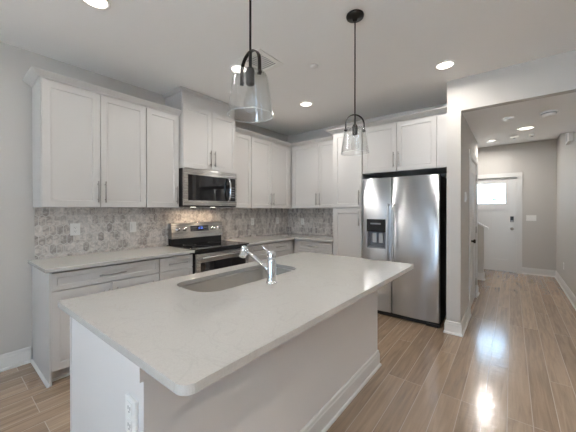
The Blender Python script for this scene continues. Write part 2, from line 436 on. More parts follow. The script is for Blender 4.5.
ZU, ZT = 1.384, 2.452        # upper cabinets, bottom and door top
G_UP = 'white shaker upper cabinets'
def upper(fr, a0, a1, doors, label, w=.31, z0=ZU, z1=ZT, ztop=2.475, hv=1.53, hl=.20, extra=()):
    t = thing('upper_cabinet', label, 'cabinet', at(fr, (a0 + a1) / 2, z0, w / 2), G_UP)
    body(fr, (a0, a1, z0, ztop, .002, w), *extra, parent=t)
    for d0, d1, hu in doors: door(fr, d0, d1, z0 + .003, z1, w + .001, t, hu, hv, hl)
    return t
upper(FA, -3.686, -2.832, [(-3.684, -3.258, -3.281), (-3.258, -2.832, -3.22)], 'wide two-door white shaker wall cabinet at the left end of the range wall')
upper(FA, -2.828, -2.452, [(-2.828, -2.455, -2.49)], 'narrow single-door white wall cabinet just left of the microwave')
t = upper(FA, -2.447, -1.648, [(-2.443, -2.043, -2.076), (-2.043, -1.652, -2.008)], 'taller white two-door cabinet above the microwave, reaching the ceiling', w=.38, z0=1.852, z1=2.60, ztop=H - .003, hv=2.0, hl=.20)
upper(FA, -1.643, -1.287, [(-1.640, -1.287, -1.61)], 'narrow single-door white wall cabinet just right of the microwave', hv=1.53)
upper(FA, -1.283, -.004, [(-1.283, -.837, -.868), (-.837, -.372, -.806)], 'two-door white wall cabinet running into the back corner', extra=[(-.372, -.335, ZU, ZT, .31, .33)])
upper(FB, .335, 1.331, [(.372, .906, .872), (.906, 1.325, .94)], 'two-door white wall cabinet on the short wall between corner and pantry')
# crown mouldings
def crown(path, label, z0=2.459, z1=2.507, out=.065):
    h = z1 - z0
    prof = [(-.004, z0), (.006, z0), (.010, z0 + .2 * h), (.022, z0 + .3 * h), (.040, z0 + .55 * h), (out - .006, z0 + .82 * h), (out, z0 + .84 * h), (out, z1), (-.004, z1)]
    return tag(MB().sweep(path, prof).build('crown_molding', M_CAB), label, 'molding')
crown([(.001, -3.688), (.332, -3.688), (.332, -2.452)], 'white crown molding on the cabinets left of the microwave')
crown([(.002, -2.450), (.385, -2.450), (.385, -1.645), (.002, -1.645)], 'thin white crown molding where the cabinet above the microwave meets the ceiling', 2.735, H - .001, .028)
crown([(.332, -1.643), (.332, -.334), (1.268, -.334)], 'white crown molding wrapping the back corner above the wall cabinets')
crown([(1.332, -.40), (1.332, -.628), (2.812, -.628)], 'white crown molding above the pantry and refrigerator cabinets', out=.075)

# pantry and refrigerator surround
WP = .606
t = thing('pantry_cabinet', 'tall narrow white shaker pantry cabinet left of the refrigerator', 'cabinet', (1.56, -.3, 0))
body(FB, (1.334, 1.788, .10, 2.475, .002, WP), (1.334, 1.788, .001, .10, .002, WP - .07), parent=t)
door(FB, 1.350, 1.786, 1.392, ZT, WP + .001, t, 1.75, 1.527, .20)
door(FB, 1.350, 1.786, .112, 1.372, WP + .001, t, 1.75, 1.24, .20)
t = thing('upper_cabinet', 'deep two-door white cabinet above the refrigerator', 'cabinet', (2.3, -.3, 1.845), G_UP)
body(FB, (1.790, 2.811, 1.845, 2.475, .002, WP), (2.702, 2.811, 1.848, ZT, WP, WP + .018), parent=t)
door(FB, 1.795, 2.244, 1.848, ZT, WP + .001, t, 2.212, 1.99, .19)
door(FB, 2.244, 2.699, 1.848, ZT, WP + .001, t, 2.272, 1.99, .19)

# base cabinets
WB = .59; ZB = .882
G_BASE = 'white shaker base cabinets'
def base(fr, a0, a1, label, drawers=(), doors=(), endpanel=None, w=WB):
    t = thing('base_cabinet', label, 'cabinet', at(fr, (a0 + a1) / 2, 0, w / 2), G_BASE)
    bx = [(a0, a1, .10, .862, .002, w), (a0, a1, .862, ZB, .002, w - .045), (a0, a1, .001, .10, .002, w - .07)]
    if endpanel is not None: bx.append((endpanel, a0, .001, ZB, .002, w + .015))
    body(fr, *bx, parent=t)
    for q in drawers: drawer(fr, *q[:4], w + .001, t, q[4] if len(q) > 4 else .20)
    for q in doors: door(fr, *q[:4], w + .001, t, *q[4:])
    return t
t = base(FA, -3.676, -2.833, 'white base cabinet with one wide drawer at the left end of the range wall', [(-3.684, -2.833, .733, .868, .213)],
     [(-3.684, -3.258, .11, .724, -3.29, .60, .15), (-3.258, -2.833, .11, .724, -3.226, .60, .15)], endpanel=-3.692)
MB().sweep([(.003, -3.692), (.605, -3.692)], [(0, 0), (.016, 0), (.014, .009), (.008, .015), (0, .018)]).build('shoe_molding', M_TRIM, t)
MB().sweep([(WB - .07, -3.676), (WB - .07, -2.835)], [(0, 0), (.014, 0), (.012, .009), (.006, .015), (0, .016)]).build('shoe_molding', M_TRIM, t)
base(FA, -2.829, -2.452, 'narrow white three-drawer base cabinet just left of the range', [(-2.829, -2.455, .733, .868, .213), (-2.829, -2.455, .43, .724, .213), (-2.829, -2.455, .11, .421, .213)])
base(FA, -1.645, -1.227, 'narrow white three-drawer base cabinet just right of the range', [(-1.640, -1.227, .733, .868, .213), (-1.640, -1.227, .43, .724, .213), (-1.640, -1.227, .11, .421, .213)])
t = base(FA, -1.223, -.004, 'white base cabinet with drawer and door in the back corner of the range wall', [(-1.223, -.70, .733, .868, .213)], [(-1.223, -.70, .11, .724, -.74, .60, .15)])
body(FA, (-.70, -.62, .11, .868, WB, WB + .01), parent=t, name='filler')
t = base(FB, .615, 1.331, 'white base cabinet with drawer under the short wall counter beside the pantry', [(.70, 1.322, .733, .868, .213)], [(.70, 1.01, .11, .724, .98, .60, .15), (1.01, 1.322, .11, .724, 1.04, .60, .15)])
body(FB, (.615, .70, .11, .868, WB, WB + .01), parent=t, name='filler')

# ------------------------------------------------------------------ countertops
def rounded(pts, rad, n=6):
    out = []
    for i, p in enumerate(pts):
        r = rad[i] if isinstance(rad, (list, tuple)) else rad
        p = Vector(p); a = (Vector(pts[i - 1]) - p).normalized(); b_ = (Vector(pts[(i + 1) % len(pts)]) - p).normalized()
        if r <= 0: out.append((p.x, p.y)); continue
        s0, s1 = p + a * r, p + b_ * r
        cc = p + (a + b_) * r
        t0 = math.atan2(s0.y - cc.y, s0.x - cc.x); t1 = math.atan2(s1.y - cc.y, s1.x - cc.x)
        d = (t1 - t0 + math.pi) % (2 * math.pi) - math.pi
        for k in range(n + 1):
            t_ = t0 + d * k / n; out.append((cc.x + math.cos(t_) * r, cc.y + math.sin(t_) * r))
    return out
def slab(name, outline, z0, z1, label, hole=None, bev=.003):
    b = MB(); bm = b.bm
    for z, flip in ((z1, False), (z0, True)):
        ed = []
        for loop in [outline] + ([hole] if hole else []):
            vs = [bm.verts.new((x, y, z)) for x, y in loop]
            ed += [bm.edges.new((vs[i], vs[(i + 1) % len(vs)])) for i in range(len(vs))]
        if hole: bmesh.ops.triangle_fill(bm, edges=ed, use_beauty=True, use_dissolve=False)
        else: bmesh.ops.contextual_create(bm, geom=ed)
    bm.verts.ensure_lookup_table()
    n = len(outline); nh = len(hole) if hole else 0; tot = n + nh
    V = bm.verts
    for off, cnt in ((0, n), (n, nh)):
        for i in range(cnt):
            j = (i + 1) % cnt
            b.face([V[off + i], V[off + j], V[tot + off + j], V[tot + off + i]])
    return tag(b.build(name, M_QUARTZ, bevel=bev), label, 'countertop')
slab('countertop', [(.003, -3.722), (.64, -3.722), (.64, -2.449), (.003, -2.449)], .884, .914, 'white quartz countertop on the cabinets left of the range')
slab('countertop', [(.003, -1.648), (.64, -1.648), (.64, -.64), (1.331, -.64), (1.331, -.003), (.003, -.003)], .884, .914, 'L-shaped white quartz countertop in the back corner right of the range')
IX0, IX1, IY0, IY1 = 1.636, 2.757, -3.866, -1.784
SX0, SX1, SY0, SY1 = 1.765, 2.118, -3.35, -2.475
sink_loop = rounded([(SX0, SY0), (SX1, SY0), (SX1, SY1), (SX0, SY1)], [.10, .13, .13, .10], 8)
slab('island_countertop', rounded([(IX0 - .004, IY0 + .004), (2.733, -3.849), (2.754, IY1), (IX0, IY1)], [.008, .040, .025, .010], 8), .886, .914,
     'large white quartz island top with rounded corners and a sink cutout', hole=sink_loop)

# sink
b = MB()
def loop_in(off, z): 
    return [b.bm.verts.new((x, y, z)) for x, y in rounded([(SX0 + off, SY0 + off), (SX1 - off, SY0 + off), (SX1 - off, SY1 - off), (SX0 + off, SY1 - off)], [max(.03, .10 - off), max(.03, .13 - off), max(.03, .13 - off), max(.03, .10 - off)], 8)]
Ls = [loop_in(-.02, .881), loop_in(-.005, .882), loop_in(-.003, .876), loop_in(.004, .74), loop_in(.010, .712), loop_in(.028, .692), loop_in(.05, .686)]
for p, q in zip(Ls, Ls[1:]):
    for k in range(len(p)): b.face([p[k], q[k], q[(k + 1) % len(p)], p[(k + 1) % len(p)]], 0, True)
b.face(Ls[-1])
sink = thing('sink', 'long undermount stainless steel sink in the island top', 'sink', (1.94, -2.93, .686))
sb = b.build('basin', M_SINK, sink)
so = sb.modifiers.new('thickness', 'SOLIDIFY'); so.thickness = .002; so.offset = -1
MB((Vector((1.93, -2.93, .6875)), X, Y, Z)).lathe([(0, .004), (.02, .003), (.028, .002), (.036, .004), (.042, .003), (.044, 0)]).build('drain', M_CHROME, sink)

# faucet
FX, FY, FZ = 2.226, -2.953, .914
fa = thing('faucet', 'chrome single-lever kitchen faucet beside the island sink', 'faucet', (FX, FY, FZ))
F = (Vector((FX, FY, FZ)), X, Y, Z)
MB(F).lathe([(0, 0), (.034, 0), (.034, .004), (.031, .008), (.0275, .010), (.0265, .02), (.0265, .140), (.025, .143), (0, .143)], n=32).build('body', M_CHROME, fa)
MB(F).lathe([(0, .1435), (.0262, .1435), (.0268, .148), (.0268, .170), (.0262, .183), (.022, .194), (.012, .198), (0, .1985)], n=32).build('handle_base', M_CHROME, fa)
MB(F).tube([(-.008, -.008, .180), (-.024, -.024, .205), (-.042, -.042, .232)], [.0085, .0065, .0055], 12).build('lever', M_CHROME, fa)
MB(F).tube([(-.015, 0, .072), (-.045, 0, .090), (-.09, 0, .112), (-.15, 0, .142), (-.225, 0, .178)], [.0145] * 5, 16).build('spout', M_CHROME, fa)
hd = Vector((-.30, 0, -.95)).normalized()
p0 = Vector((-.238, 0, .207)); pts = [(p0 + hd * s_) for s_ in (0, .006, .03, .055, .072, .076)]
MB(F).tube([tuple(p) for p in pts], [.013, .021, .023, .0255, .0265, .024], 20).build('spray_head', M_CHROME, fa)

# ------------------------------------------------------------------ island base
BX0, BX1, BY0, BY1 = 1.676, 2.462, -3.822, -1.835
isl = thing('kitchen_island', 'white panelled kitchen island base under the quartz top', 'island', (2.06, -2.83, 0))
body(None, (BX0 + .0225, BX1 - .012, BY0, BY0 + .02, .001, .8835), parent=isl, name='end_panel', m=M_ISL)
body(None, (BX1 - .012, BX1 + .0, BY0 - .003, BY1 + .003, .001, .8835), parent=isl, name='back_panel', m=M_ISL)
body(None, (BX0 + .02, BX1 - .012, BY1 - .02, BY1, .001, .8835), parent=isl, name='end_panel', m=M_ISL)
body(None, (BX0, BX0 + .018, BY0 - .002, BY0 + .02, .001, .8835), parent=isl, name='corner_stile', m=M_ISL)
body(None, (BX0 + .075, BX0 + .09, BY0 + .02, BY1 - .02, .001, .10), (BX0 + .02, BX0 + .035, BY0 + .02, BY1 - .02, .10, .8835), parent=isl, name='front_frame', m=M_ISL)
FI = (O0, -Y, Z, -X)
for k in range(4):
    y0 = -BY1 + .02 + k * .4865
    door(FI, y0, y0 + .4865, .11, .87, -BX0 - .02, isl, y0 + (.44 if k % 2 == 0 else .05), .72, .18, M_ISL)
MB().sweep([(BX1, BY0 - .003), (BX1, BY1 + .003), (BX0 + .1, BY1 + .003)], BB).build('baseboard', M_TRIM, isl)
# ledger that steps out under the overhanging top
body(None, (2.268, BX1 + .016, BY0 - .022, BY0 - .0045, .828, .8835), (BX1 + .0005, BX1 + .016, BY0 - .0045, BY1, .828, .8835), parent=isl, name='support_rail', m=M_ISL)
o = thing('power_outlet', 'white duplex outlet on the near end panel of the island', 'outlet', (2.364, BY0 - .002, .60))
b = MB(FB); b.box(2.345, 2.420, .610, .735, -BY0 + .0005, -BY0 + .012, bev=.003).build('cover_plate', M_PLATE, o)
b = MB(FB)
for zc in (.702, .645):
    b.box(2.366, 2.399, zc - .020, zc + .020, -BY0 + .012, -BY0 + .0145, 0)
    for du in (-.007, .007): b.box(2.3825 + du - .0012, 2.3825 + du + .0012, zc - .003, zc + .008, -BY0 + .0145, -BY0 + .0152, 1)
    b.box(2.3825 - .002, 2.3825 + .002, zc - .012, zc - .008, -BY0 + .0145, -BY0 + .0152, 1)
b.build('receptacle', [M_PLATE, M_SLOT], o)

# ------------------------------------------------------------------ outlets and switches on the walls
def plate(fr, u, v, w0, width, kind, name, label, cat, h=.118, group=None):
    o = thing(name, label, cat, at(fr, u, v - h / 2, w0), group)
    MB(fr).box(u - width / 2, u + width / 2, v - h / 2, v + h / 2, w0, w0 + .006, bev=.002).build('cover_plate', M_PLATE, o)
    n = max(1, round(width / .058)) if width > .08 else 1
    for i in range(n):
        cu = u + (i - (n - 1) / 2) * .046; b = MB(fr)
        b.box(cu - .0165, cu + .0165, v - .034, v + .034, w0 + .006, w0 + .0085, 0)
        if kind[min(i, len(kind) - 1)] == 'o':
            for dv in (-.018, .018):
                for du in (-.006, .006): b.box(cu + du - .001, cu + du + .001, v + dv - .002, v + dv + .007, w0 + .0085, w0 + .009, 1)
                b.box(cu - .002, cu + .002, v + dv - .010, v + dv - .006, w0 + .0085, w0 + .009, 1)
            b.build('receptacle', [M_PLATE, M_SLOT], o)
        else:
            b.box(cu - .013, cu + .013, v - .03, v + .03, w0 + .0085, w0 + .0115, 0)
            b.build('rocker', [M_PLATE, M_SLOT], o)
    return o
plate(FA, -3.375, 1.168, .0087, .083, 'o', 'power_outlet', 'white outlet on the backsplash near its left end', 'outlet')
plate(FA, -2.835, 1.165, .0087, .072, 's', 'light_switch', 'white rocker switch on the backsplash left of the range', 'switch')
plate(FA, -.952, 1.222 - .06, .0087, .072, 'o', 'power_outlet', 'white outlet on the backsplash nearest the range on its right', 'outlet')
plate(FA, -.316, 1.16, .0087, .072, 'o', 'power_outlet', 'white outlet on the range wall backsplash closest to the back corner', 'outlet')
plate(FB, .362, 1.142, .0087, .072, 'o', 'power_outlet', 'white outlet on the short wall backsplash beside the pantry', 'outlet')
plate(FB, 3.70, 1.185, -3.533 + .0005, .16, 's', 'light_switch', 'wide white switch plate on the entry wall right of the front door', 'switch')
plate((O0, Y, Z, X), -.335, 1.51, 2.947 + .0005, .118, 's', 'light_switch', 'double white switch on the wing wall at the hall entrance', 'switch')
FR = (O0, -Y, Z, -X)
plate(FR, -2.495, .392, -4.086 + .0005, .072, 'o', 'power_outlet', 'white outlet low on the right hall wall', 'outlet')

# ------------------------------------------------------------------ microwave
MY0, MY1, MZ0, MZ1 = -2.443, -1.652, 1.396, 1.849
mw = thing('microwave', 'stainless over-the-range microwave with black glass front', 'microwave', (.2, -2.05, MZ0))
body(FA, (MY0, MY1, MZ0, MZ1, .003, .385), parent=mw, m=M_BLACK)
b = MB(FA)
wy0, wy1, wz0, wz1 = -2.392, -1.672, 1.472, 1.778; w0, w1 = .386, .418
b.box(MY0, MY1, wz1, MZ1 - .001, w0, w1, bev=.002); b.box(MY0, MY1, MZ0 + .016, wz0, w0, w1, bev=.002)
b.box(MY0, wy0, wz0, wz1, w0, w1); b.box(wy1, MY1, wz0, wz1, w0, w1)
b.build('door_frame', M_STEELY, mw)
body(FA, (MY0, MY1, MZ0, MZ0 + .014, .386, .405), parent=mw, name='vent_grille', m=M_BLACK)
g = body(FA, (wy0, -1.822, wz0, wz1, w0, w1 - .004), parent=mw, name='window', m=M_BGLASS)
body(FA, (-1.818, wy1, wz0, wz1, w0, w1 - .003), parent=mw, name='control_panel', m=M_BGLASS)
MB(FA).tube([(-1.80, wz0 + .012, w1 - .004), (-1.80, wz0 + .02, w1 + .025), (-1.80, wz0 + .07, w1 + .045), (-1.80, (wz0 + wz1) / 2, w1 + .052), (-1.80, wz1 - .07, w1 + .045), (-1.80, wz1 - .02, w1 + .025), (-1.80, wz1 - .012, w1 - .004)], .0125, 14).build('handle', M_CHROME, mw)
b = MB(FA)
for r_ in range(5):
    for c_ in range(3): b.box(-1.742 + c_ * .02, -1.730 + c_ * .02, 1.52 + r_ * .032, 1.535 + r_ * .032, w1 - .003, w1 - .0022)
b.build('keypad', M_GREY, mw)
MB(FA).box(-2.10, -2.03, 1.812, 1.822, w1 - .001, w1 + .0006).build('badge', M_LGREY, mw)
for y in (-2.2, -1.9):
    MB((Vector((.22, y, MZ0)), X, Y, -Z)).lathe([(0, .0045), (.028, .0045), (.033, .003), (.034, .0005)], n=20).build('task_light', M_LENS, mw)

# ------------------------------------------------------------------ range
RY0, RY1 = -2.443, -1.654
rg = thing('range', 'freestanding stainless electric range with black glass cooktop', 'range', (.33, -2.05, 0))
body(FA, (RY0, RY1, .09, .905, .02, .625), (RY0 + .02, RY1 - .02, .002, .09, .05, .58), parent=rg, m=M_BLACK)
MB(FA).box(RY0, RY1, .9055, .922, .02, .665, bev=.003).build('cooktop', M_BGLASS, rg)
for x, y, r_ in ((.22, -2.25, .075), (.22, -1.86, .09), (.48, -2.25, .10), (.48, -1.86, .075)):
    MB((Vector((x, y, .9222)), X, Y, Z)).lathe([(r_, 0), (r_ + .002, .0004), (r_ + .004, 0)], n=36).build('burner_ring', M_GREY, rg)
body(FA, (RY0 + .026, RY1 + .003, .922, .9955, .02, .085), parent=rg, name='riser', m=M_BLACK)
b = MB(FA)
prof = [(.02, .996), (.105, .996), (.083, 1.187), (.076, 1.192), (.02, 1.192)]
va = [b.V(RY0 + .026, z, w) for w, z in prof]; vb = [b.V(RY1 + .014, z, w) for w, z in prof]
for k in range(5): b.face([va[k], va[(k + 1) % 5], vb[(k + 1) % 5], vb[k]])
b.face(va); b.face(vb); cp = b.build('control_panel', M_STEELY, rg)
def on_panel(z): return .105 - .023 * (z - .990) / .205
FPn = (Vector((on_panel(1.11), 0, 1.11)), Y, Vector((-.1115, 0, .9938)), Vector((.9938, 0, .1115)))
for y in (-2.335, -2.243, -1.80, -1.718):
    k = MB(FPn).lathe([(.026, 0), (.026, .004), (.021, .006), (.019, .026), (.017, .029), (0, .029)], c=(y, 0, .0008), n=24).build('knob', M_CHROME, rg)
    MB(FPn).box(y - .003, y + .003, -.002, .018, .0298, .031).build('pointer', M_GREY, k)
dp = MB(FPn).box(-2.155, -1.875, -.034, .038, .0008, .003).build('display', M_BGLASS, rg)
b = MB(FPn)
def seg(u, v, w_, h_): b.box(u, u + w_, v, v + h_, .0031, .0036)
for i, ch in enumerate('1200'):
    u = -2.045 + i * .019 + (.006 if i > 1 else 0)
    on = {'1': 'bc', '2': 'abged', '0': 'abcdef'}[ch]
    for k_, q in {'a': (0, .022, .011, .002), 'b': (.010, .012, .002, .011), 'c': (.010, 0, .002, .011), 'd': (0, -.001, .011, .002), 'e': (-.001, 0, .002, .011), 'f': (-.001, .012, .002, .011), 'g': (0, .0105, .011, .002)}.items():
        if k_ in on: seg(u + q[0], q[1] - .004, q[2], q[3])
b.build('clock_digits', M_DIGIT, dp)
for i in range(4):
    for j in range(2):
        for u_ in (-2.14 + i * .021, -1.955 + i * .02): MB(FPn).box(u_, u_ + .012, -.022 + j * .03, -.016 + j * .03, .0031, .0034).build('touch_key', M_GREY, dp)
b = MB(FA)
b.box(RY0 + .004, RY1 - .004, .765, .862, .626, .66, bev=.003); b.box(RY0 + .004, RY0 + .055, .28, .765, .626, .66); b.box(RY1 - .055, RY1 - .004, .28, .765, .626, .66); b.box(RY0 + .055, RY1 - .055, .28, .34, .626, .66)
dr = b.build('oven_door', M_STEELY, rg)
body(FA, (RY0 + .055, RY1 - .055, .34, .765, .628, .657), parent=dr, name='window', m=M_BGLASS)
b = MB(FA); b.tube([(RY0 + .05, .822, .705), (RY1 - .05, .822, .705)], .013, 14)
for y in (RY0 + .08, RY1 - .08): b.tube([(y, .822, .66), (y, .822, .705)], .009, 10)
b.build('handle', M_STEELY, dr)
MB(FA).box(RY0 + .004, RY1 - .004, .10, .27, .626, .655, bev=.003).build('storage_drawer', M_STEELY, rg)

# ------------------------------------------------------------------ refrigerator
fx0, fx1, fm = 1.806, 2.737, 2.196; fz0, fz1 = .062, 1.768; fw = .585
rf = thing('refrigerator', 'stainless side-by-side refrigerator with water and ice dispenser', 'refrigerator', (2.27, -.33, 0))
body(FB, (fx0 + .004, fx1 - .004, .02, fz1 - .012, .03, fw), parent=rf, m=M_BLACK)
b = MB(FB); b.box(fx0 + .004, fx1 - .004, .008, .058, fw + .001, fw + .05)
for k in range(2): b.box(fx0 + .02, fx1 - .02, .020 + k * .018, .028 + k * .018, fw + .05, fw + .053, 1)
b.box(fx1 - .14, fx1 - .01, .004, .035, fw + .051, fw + .066, 0)
b.build('kick_grille', [M_BLACK, M_SLOT], rf)
def fdoor(a0, a1, hole=None):
    b = MB(FB); n = 14; w0 = fw + .004; w1 = fw + .072; bul = .014; rr = .012
    def wf(u):
        t = (u - (a0 + a1) / 2) / ((a1 - a0) / 2); e = min(u - a0, a1 - u)
        return w1 + bul * (1 - t * t) - (rr - math.sqrt(max(0, rr * rr - (rr - e) ** 2)) if e < rr else 0)
    us = sorted({a0, a0 + .003, a0 + .007, a0 + rr, a1 - rr, a1 - .007, a1 - .003, a1, *([a0 + rr + (a1 - a0 - 2 * rr) * i / n for i in range(1, n)]), *(hole[:2] if hole else ())})
    vs = sorted({fz0, fz1, *(hole[2:] if hole else ())})
    gr = [[b.V(u, v, wf(u)) for v in vs] for u in us]; bk = [[b.V(u, v, w0) for v in (fz0, fz1)] for u in us]
    for i in range(len(us) - 1):
        for j in range(len(vs) - 1):
            if hole and us[i] >= hole[0] - 1e-6 and us[i + 1] <= hole[1] + 1e-6 and abs(vs[j] - hole[2]) < 1e-6: continue
            b.face([gr[i][j], gr[i + 1][j], gr[i + 1][j + 1], gr[i][j + 1]], 0, True)
        b.face([gr[i][-1], gr[i + 1][-1], bk[i + 1][1], bk[i][1]]); b.face([gr[i][0], bk[i][0], bk[i + 1][0], gr[i + 1][0]])
    b.face([gr[0][k] for k in range(len(vs))] + [bk[0][1], bk[0][0]]); b.face([gr[-1][k] for k in range(len(vs))] + [bk[-1][1], bk[-1][0]])
    return b.build('door', M_STEEL, rf)
HO = (1.874, 2.122, .862, 1.238)
d1 = fdoor(fx0, fm - .004, HO); d2 = fdoor(fm + .004, fx1)
b = MB(FB); wd = fw + .086; u0, u1, v0, v1 = HO
b.box(u0, u1, 1.075, v1, wd - .03, wd - .001)
b.build('dispenser_display', M_BGLASS, d1)
b = MB(FB); b.box(u0, u1, v0, 1.075, wd - .075, wd - .065); b.box(u0, u0 + .012, v0, 1.075, wd - .065, wd - .004); b.box(u1 - .012, u1, v0, 1.075, wd - .065, wd - .004)
b.box(u0 + .012, u1 - .012, v0, v0 + .022, wd - .065, wd - .006); b.build('dispenser_bay', M_GREY, d1)
for k in range(2):
    uc = u0 + .095 + k * .085
    MB(FB).box(uc - .028, uc + .028, v0 + .07, v0 + .195, wd - .05, wd - .03, bev=.006).build('paddle', M_LGREY, d1)
b = MB(FB)
b.box(u0 + .05, u1 - .06, 1.17, 1.19, wd - .001, wd - .0004); b.build('display_icons', M_GREY, d1)
for uc, dpar in ((fm - .034, d1), (fm + .034, d2)):
    b = MB(FB); pts = []
    for k in range(13):
        t = k / 12; pts.append((uc, .60 + .83 * t, fw + .085 + .045 + .018 * math.sin(math.pi * t)))
    b.tube([(uc, .612, fw + .07)] + pts[0:] + [(uc, 1.418, fw + .07)], .0155, 14)
    b.build('handle', M_STEEL, dpar)
MB(FB).box(2.60, 2.675, 1.705, 1.716, fw + .0745, fw + .079).build('badge', M_LGREY, d2)

# ------------------------------------------------------------------ pendants
def pendant(x, y, ang, label):
    p = thing('pendant_light', label, 'pendant lamp', (x, y, 1.776), 'clear glass pendants above the island')
    F = (Vector((x, y, 0)), X, Y, Z)
    MB(F).lathe([(0, H - .001), (.062, H - .001), (.064, H - .008), (.060, H - .020), (.02, H - .026), (.012, H - .045), (0, H - .045)], n=32).build('canopy', M_DARK, p)
    MB(F).tube([(0, 0, H - .04), (0, 0, 2.05)], .0048, 10).build('rod', M_DARK, p)
    c, s = math.cos(ang), math.sin(ang); r = .070
    pts = [(c * r, s * r, 1.930)]
    for k in range(17):
        a = math.pi * k / 16; pts.append((c * r * math.cos(a), s * r * math.cos(a), 1.988 + .066 * math.sin(a)))
    pts.append((-c * r, -s * r, 1.930))
    # flat strap bent to an arch
    b = MB(F); hw, ht = .0075, .0022; rs = []
    for i, q in enumerate(pts):
        a = Vector(pts[max(0, i - 1)]); d_ = (Vector(pts[min(len(pts) - 1, i + 1)]) - a).normalized()
        side = Vector((-s, c, 0)); nn = d_.cross(side)
        rs.append([b.V(*(Vector(q) + side * i_ * hw + nn * j_ * ht)) for i_, j_ in ((-1, -1), (1, -1), (1, 1), (-1, 1))])
    for p_, q_ in zip(rs, rs[1:]):
        for k in range(4): b.face([p_[k], p_[(k + 1) % 4], q_[(k + 1) % 4], q_[k]])
    b.face(rs[0]); b.face(rs[-1][::-1]); b.build('bracket', M_DARK, p)
    for sg in (1, -1):
        b = MB(F); b.tube([(sg * c * (r - .010), sg * s * (r - .010), 1.938), (sg * c * (r + .010), sg * s * (r + .010), 1.938)], .006, 10); b.build('screw', M_DARK, p)
    MB(F).lathe([(0, 2.05), (.007, 2.05), (.007, 1.985), (.012, 1.984), (.0175, 1.975), (.0185, 1.97), (.0185, 1.912), (.015, 1.908), (0, 1.902)], n=24).build('socket', M_SOCK, p)
    MB(F).lathe([(.012, 1.903), (.013, 1.885), (.022, 1.86), (.0285, 1.835), (.027, 1.812), (.017, 1.795), (0, 1.790)], n=24).build('bulb', M_GLASS, p)
    # glass shade: closed shoulder, open below, 3 mm wall
    MB(F).lathe([(.010, 1.955), (.055, 1.955), (.072, 1.952), (.076, 1.944), (.0768, 1.936), (.0990, 1.779), (.100, 1.775), (.0975, 1.7745), (.0955, 1.779), (.0738, 1.936), (.0725, 1.943), (.069, 1.9485), (.055, 1.951), (.010, 1.951)], n=64, closed=True).build('shade', M_GLASS, p)
    MB(F).lathe([(.0993, 1.776), (.1000, 1.7748), (.0993, 1.7736), (.0980, 1.7736), (.0973, 1.7748), (.0980, 1.776)], n=64, closed=True).build('shade_rim', mat('glass_edge', (.75, .77, .77), .1), p)
    return p
pendant(2.48, -3.375, R(-11), 'nearer glass pendant lamp on a dark rod above the sink end of the island')
pendant(2.481, -2.328, R(38.5 + 8), 'farther glass pendant lamp with its round dark canopy, in front of the pantry')

# ------------------------------------------------------------------ ceiling fittings
DL = ['recessed ceiling light above the refrigerator', 'recessed ceiling light near the back corner of the kitchen', 'recessed ceiling light seen through the nearer pendant glass', 'recessed ceiling light cut by the top edge at the left']
def downlight(x, y, z, label, r=.075, seen=True):
    t = thing('ceiling_light', label, 'ceiling light', (x, y, z), 'recessed ceiling lights')
    F = (Vector((x, y, z)), X, Y, -Z)
    MB(F).lathe([(r + .018, .0005), (r + .017, .006), (r + .002, .009), (r - .004, .004)], n=36).build('trim_ring', M_PLATE, t)
    MB(F).lathe([(0, .0045), (r - .004, .0045)], n=36).build('lens', M_LENS, t)
for i, (x, y) in enumerate(DOWN):
    downlight(x, y, H, DL[i] if i < 4 else 'unseen recessed ceiling light in the room behind the camera')
downlight(3.522, .582, 2.43, 'recessed hall ceiling light in the middle of the dropped ceiling')
downlight(3.14, 1.12, 2.43, 'small recessed light at the far left of the hall ceiling', r=.04)
downlight(2.95, 2.85, H, 'recessed light in the high foyer ceiling')
# supply vent
v = thing('ceiling_vent', 'white square ceiling air vent beside the nearer pendant', 'vent', (1.50, -2.29, H))
b = MB(); x0, x1, y0, y1 = 1.355, 1.640, -2.455, -2.120
for q in ((x0, x1, y0, y0 + .045), (x0, x1, y1 - .045, y1), (x0, x0 + .045, y0 + .045, y1 - .045), (x1 - .045, x1, y0 + .045, y1 - .045)): b.box(*q, H - .009, H - .0005)
b.build('frame', M_PLATE, v)
body(None, (x0 + .045, x1 - .045, y0 + .045, y1 - .045, H - .003, H - .0005), parent=v, name='duct', m=M_GREY)
for k in range(9):
    yy = y0 + .055 + k * .0275
    b = MB((Vector((0, yy, H - .007)), X, Vector((0, .97, .24)), Vector((0, -.24, .97)))); b.box(x0 + .045, x1 - .045, -.004, .016, -.0007, .0007).build('slat', M_PLATE, v)
tag(MB((Vector((1.848, -1.903, H)), X, Y, -Z)).lathe([(0, .012), (.034, .012), (.040, .008), (.042, .0005)], n=28).build('sprinkler_cover', M_PLATE), 'small white round sprinkler cover on the kitchen ceiling', 'sprinkler')
tag(MB((Vector((3.341, -.075, 2.43)), X, Y, -Z)).lathe([(0, .012), (.05, .012), (.058, .008), (.06, .0005)], n=28).build('sprinkler_cover', M_PLATE), 'small white round cover on the hall ceiling, nearest the header', 'sprinkler')
sd = thing('smoke_detector', 'white smoke detector on the hall ceiling near the right wall', 'smoke detector', (3.694, -.052, 2.43))
F = (Vector((3.694, -.052, 2.43)), X, Y, -Z)
MB(F).lathe([(.078, .0005), (.078, .010), (.070, .012)], n=36).build('base', M_PLATE, sd)
MB(F).lathe([(.062, .012), (.064, .030), (.052, .042), (.02, .046), (0, .046)], n=36).build('housing', M_PLATE, sd)
MB(F).lathe([(.0645, .016), (.0655, .020), (.0645, .024)], n=36).build('vent_slots', M_GREY, sd)
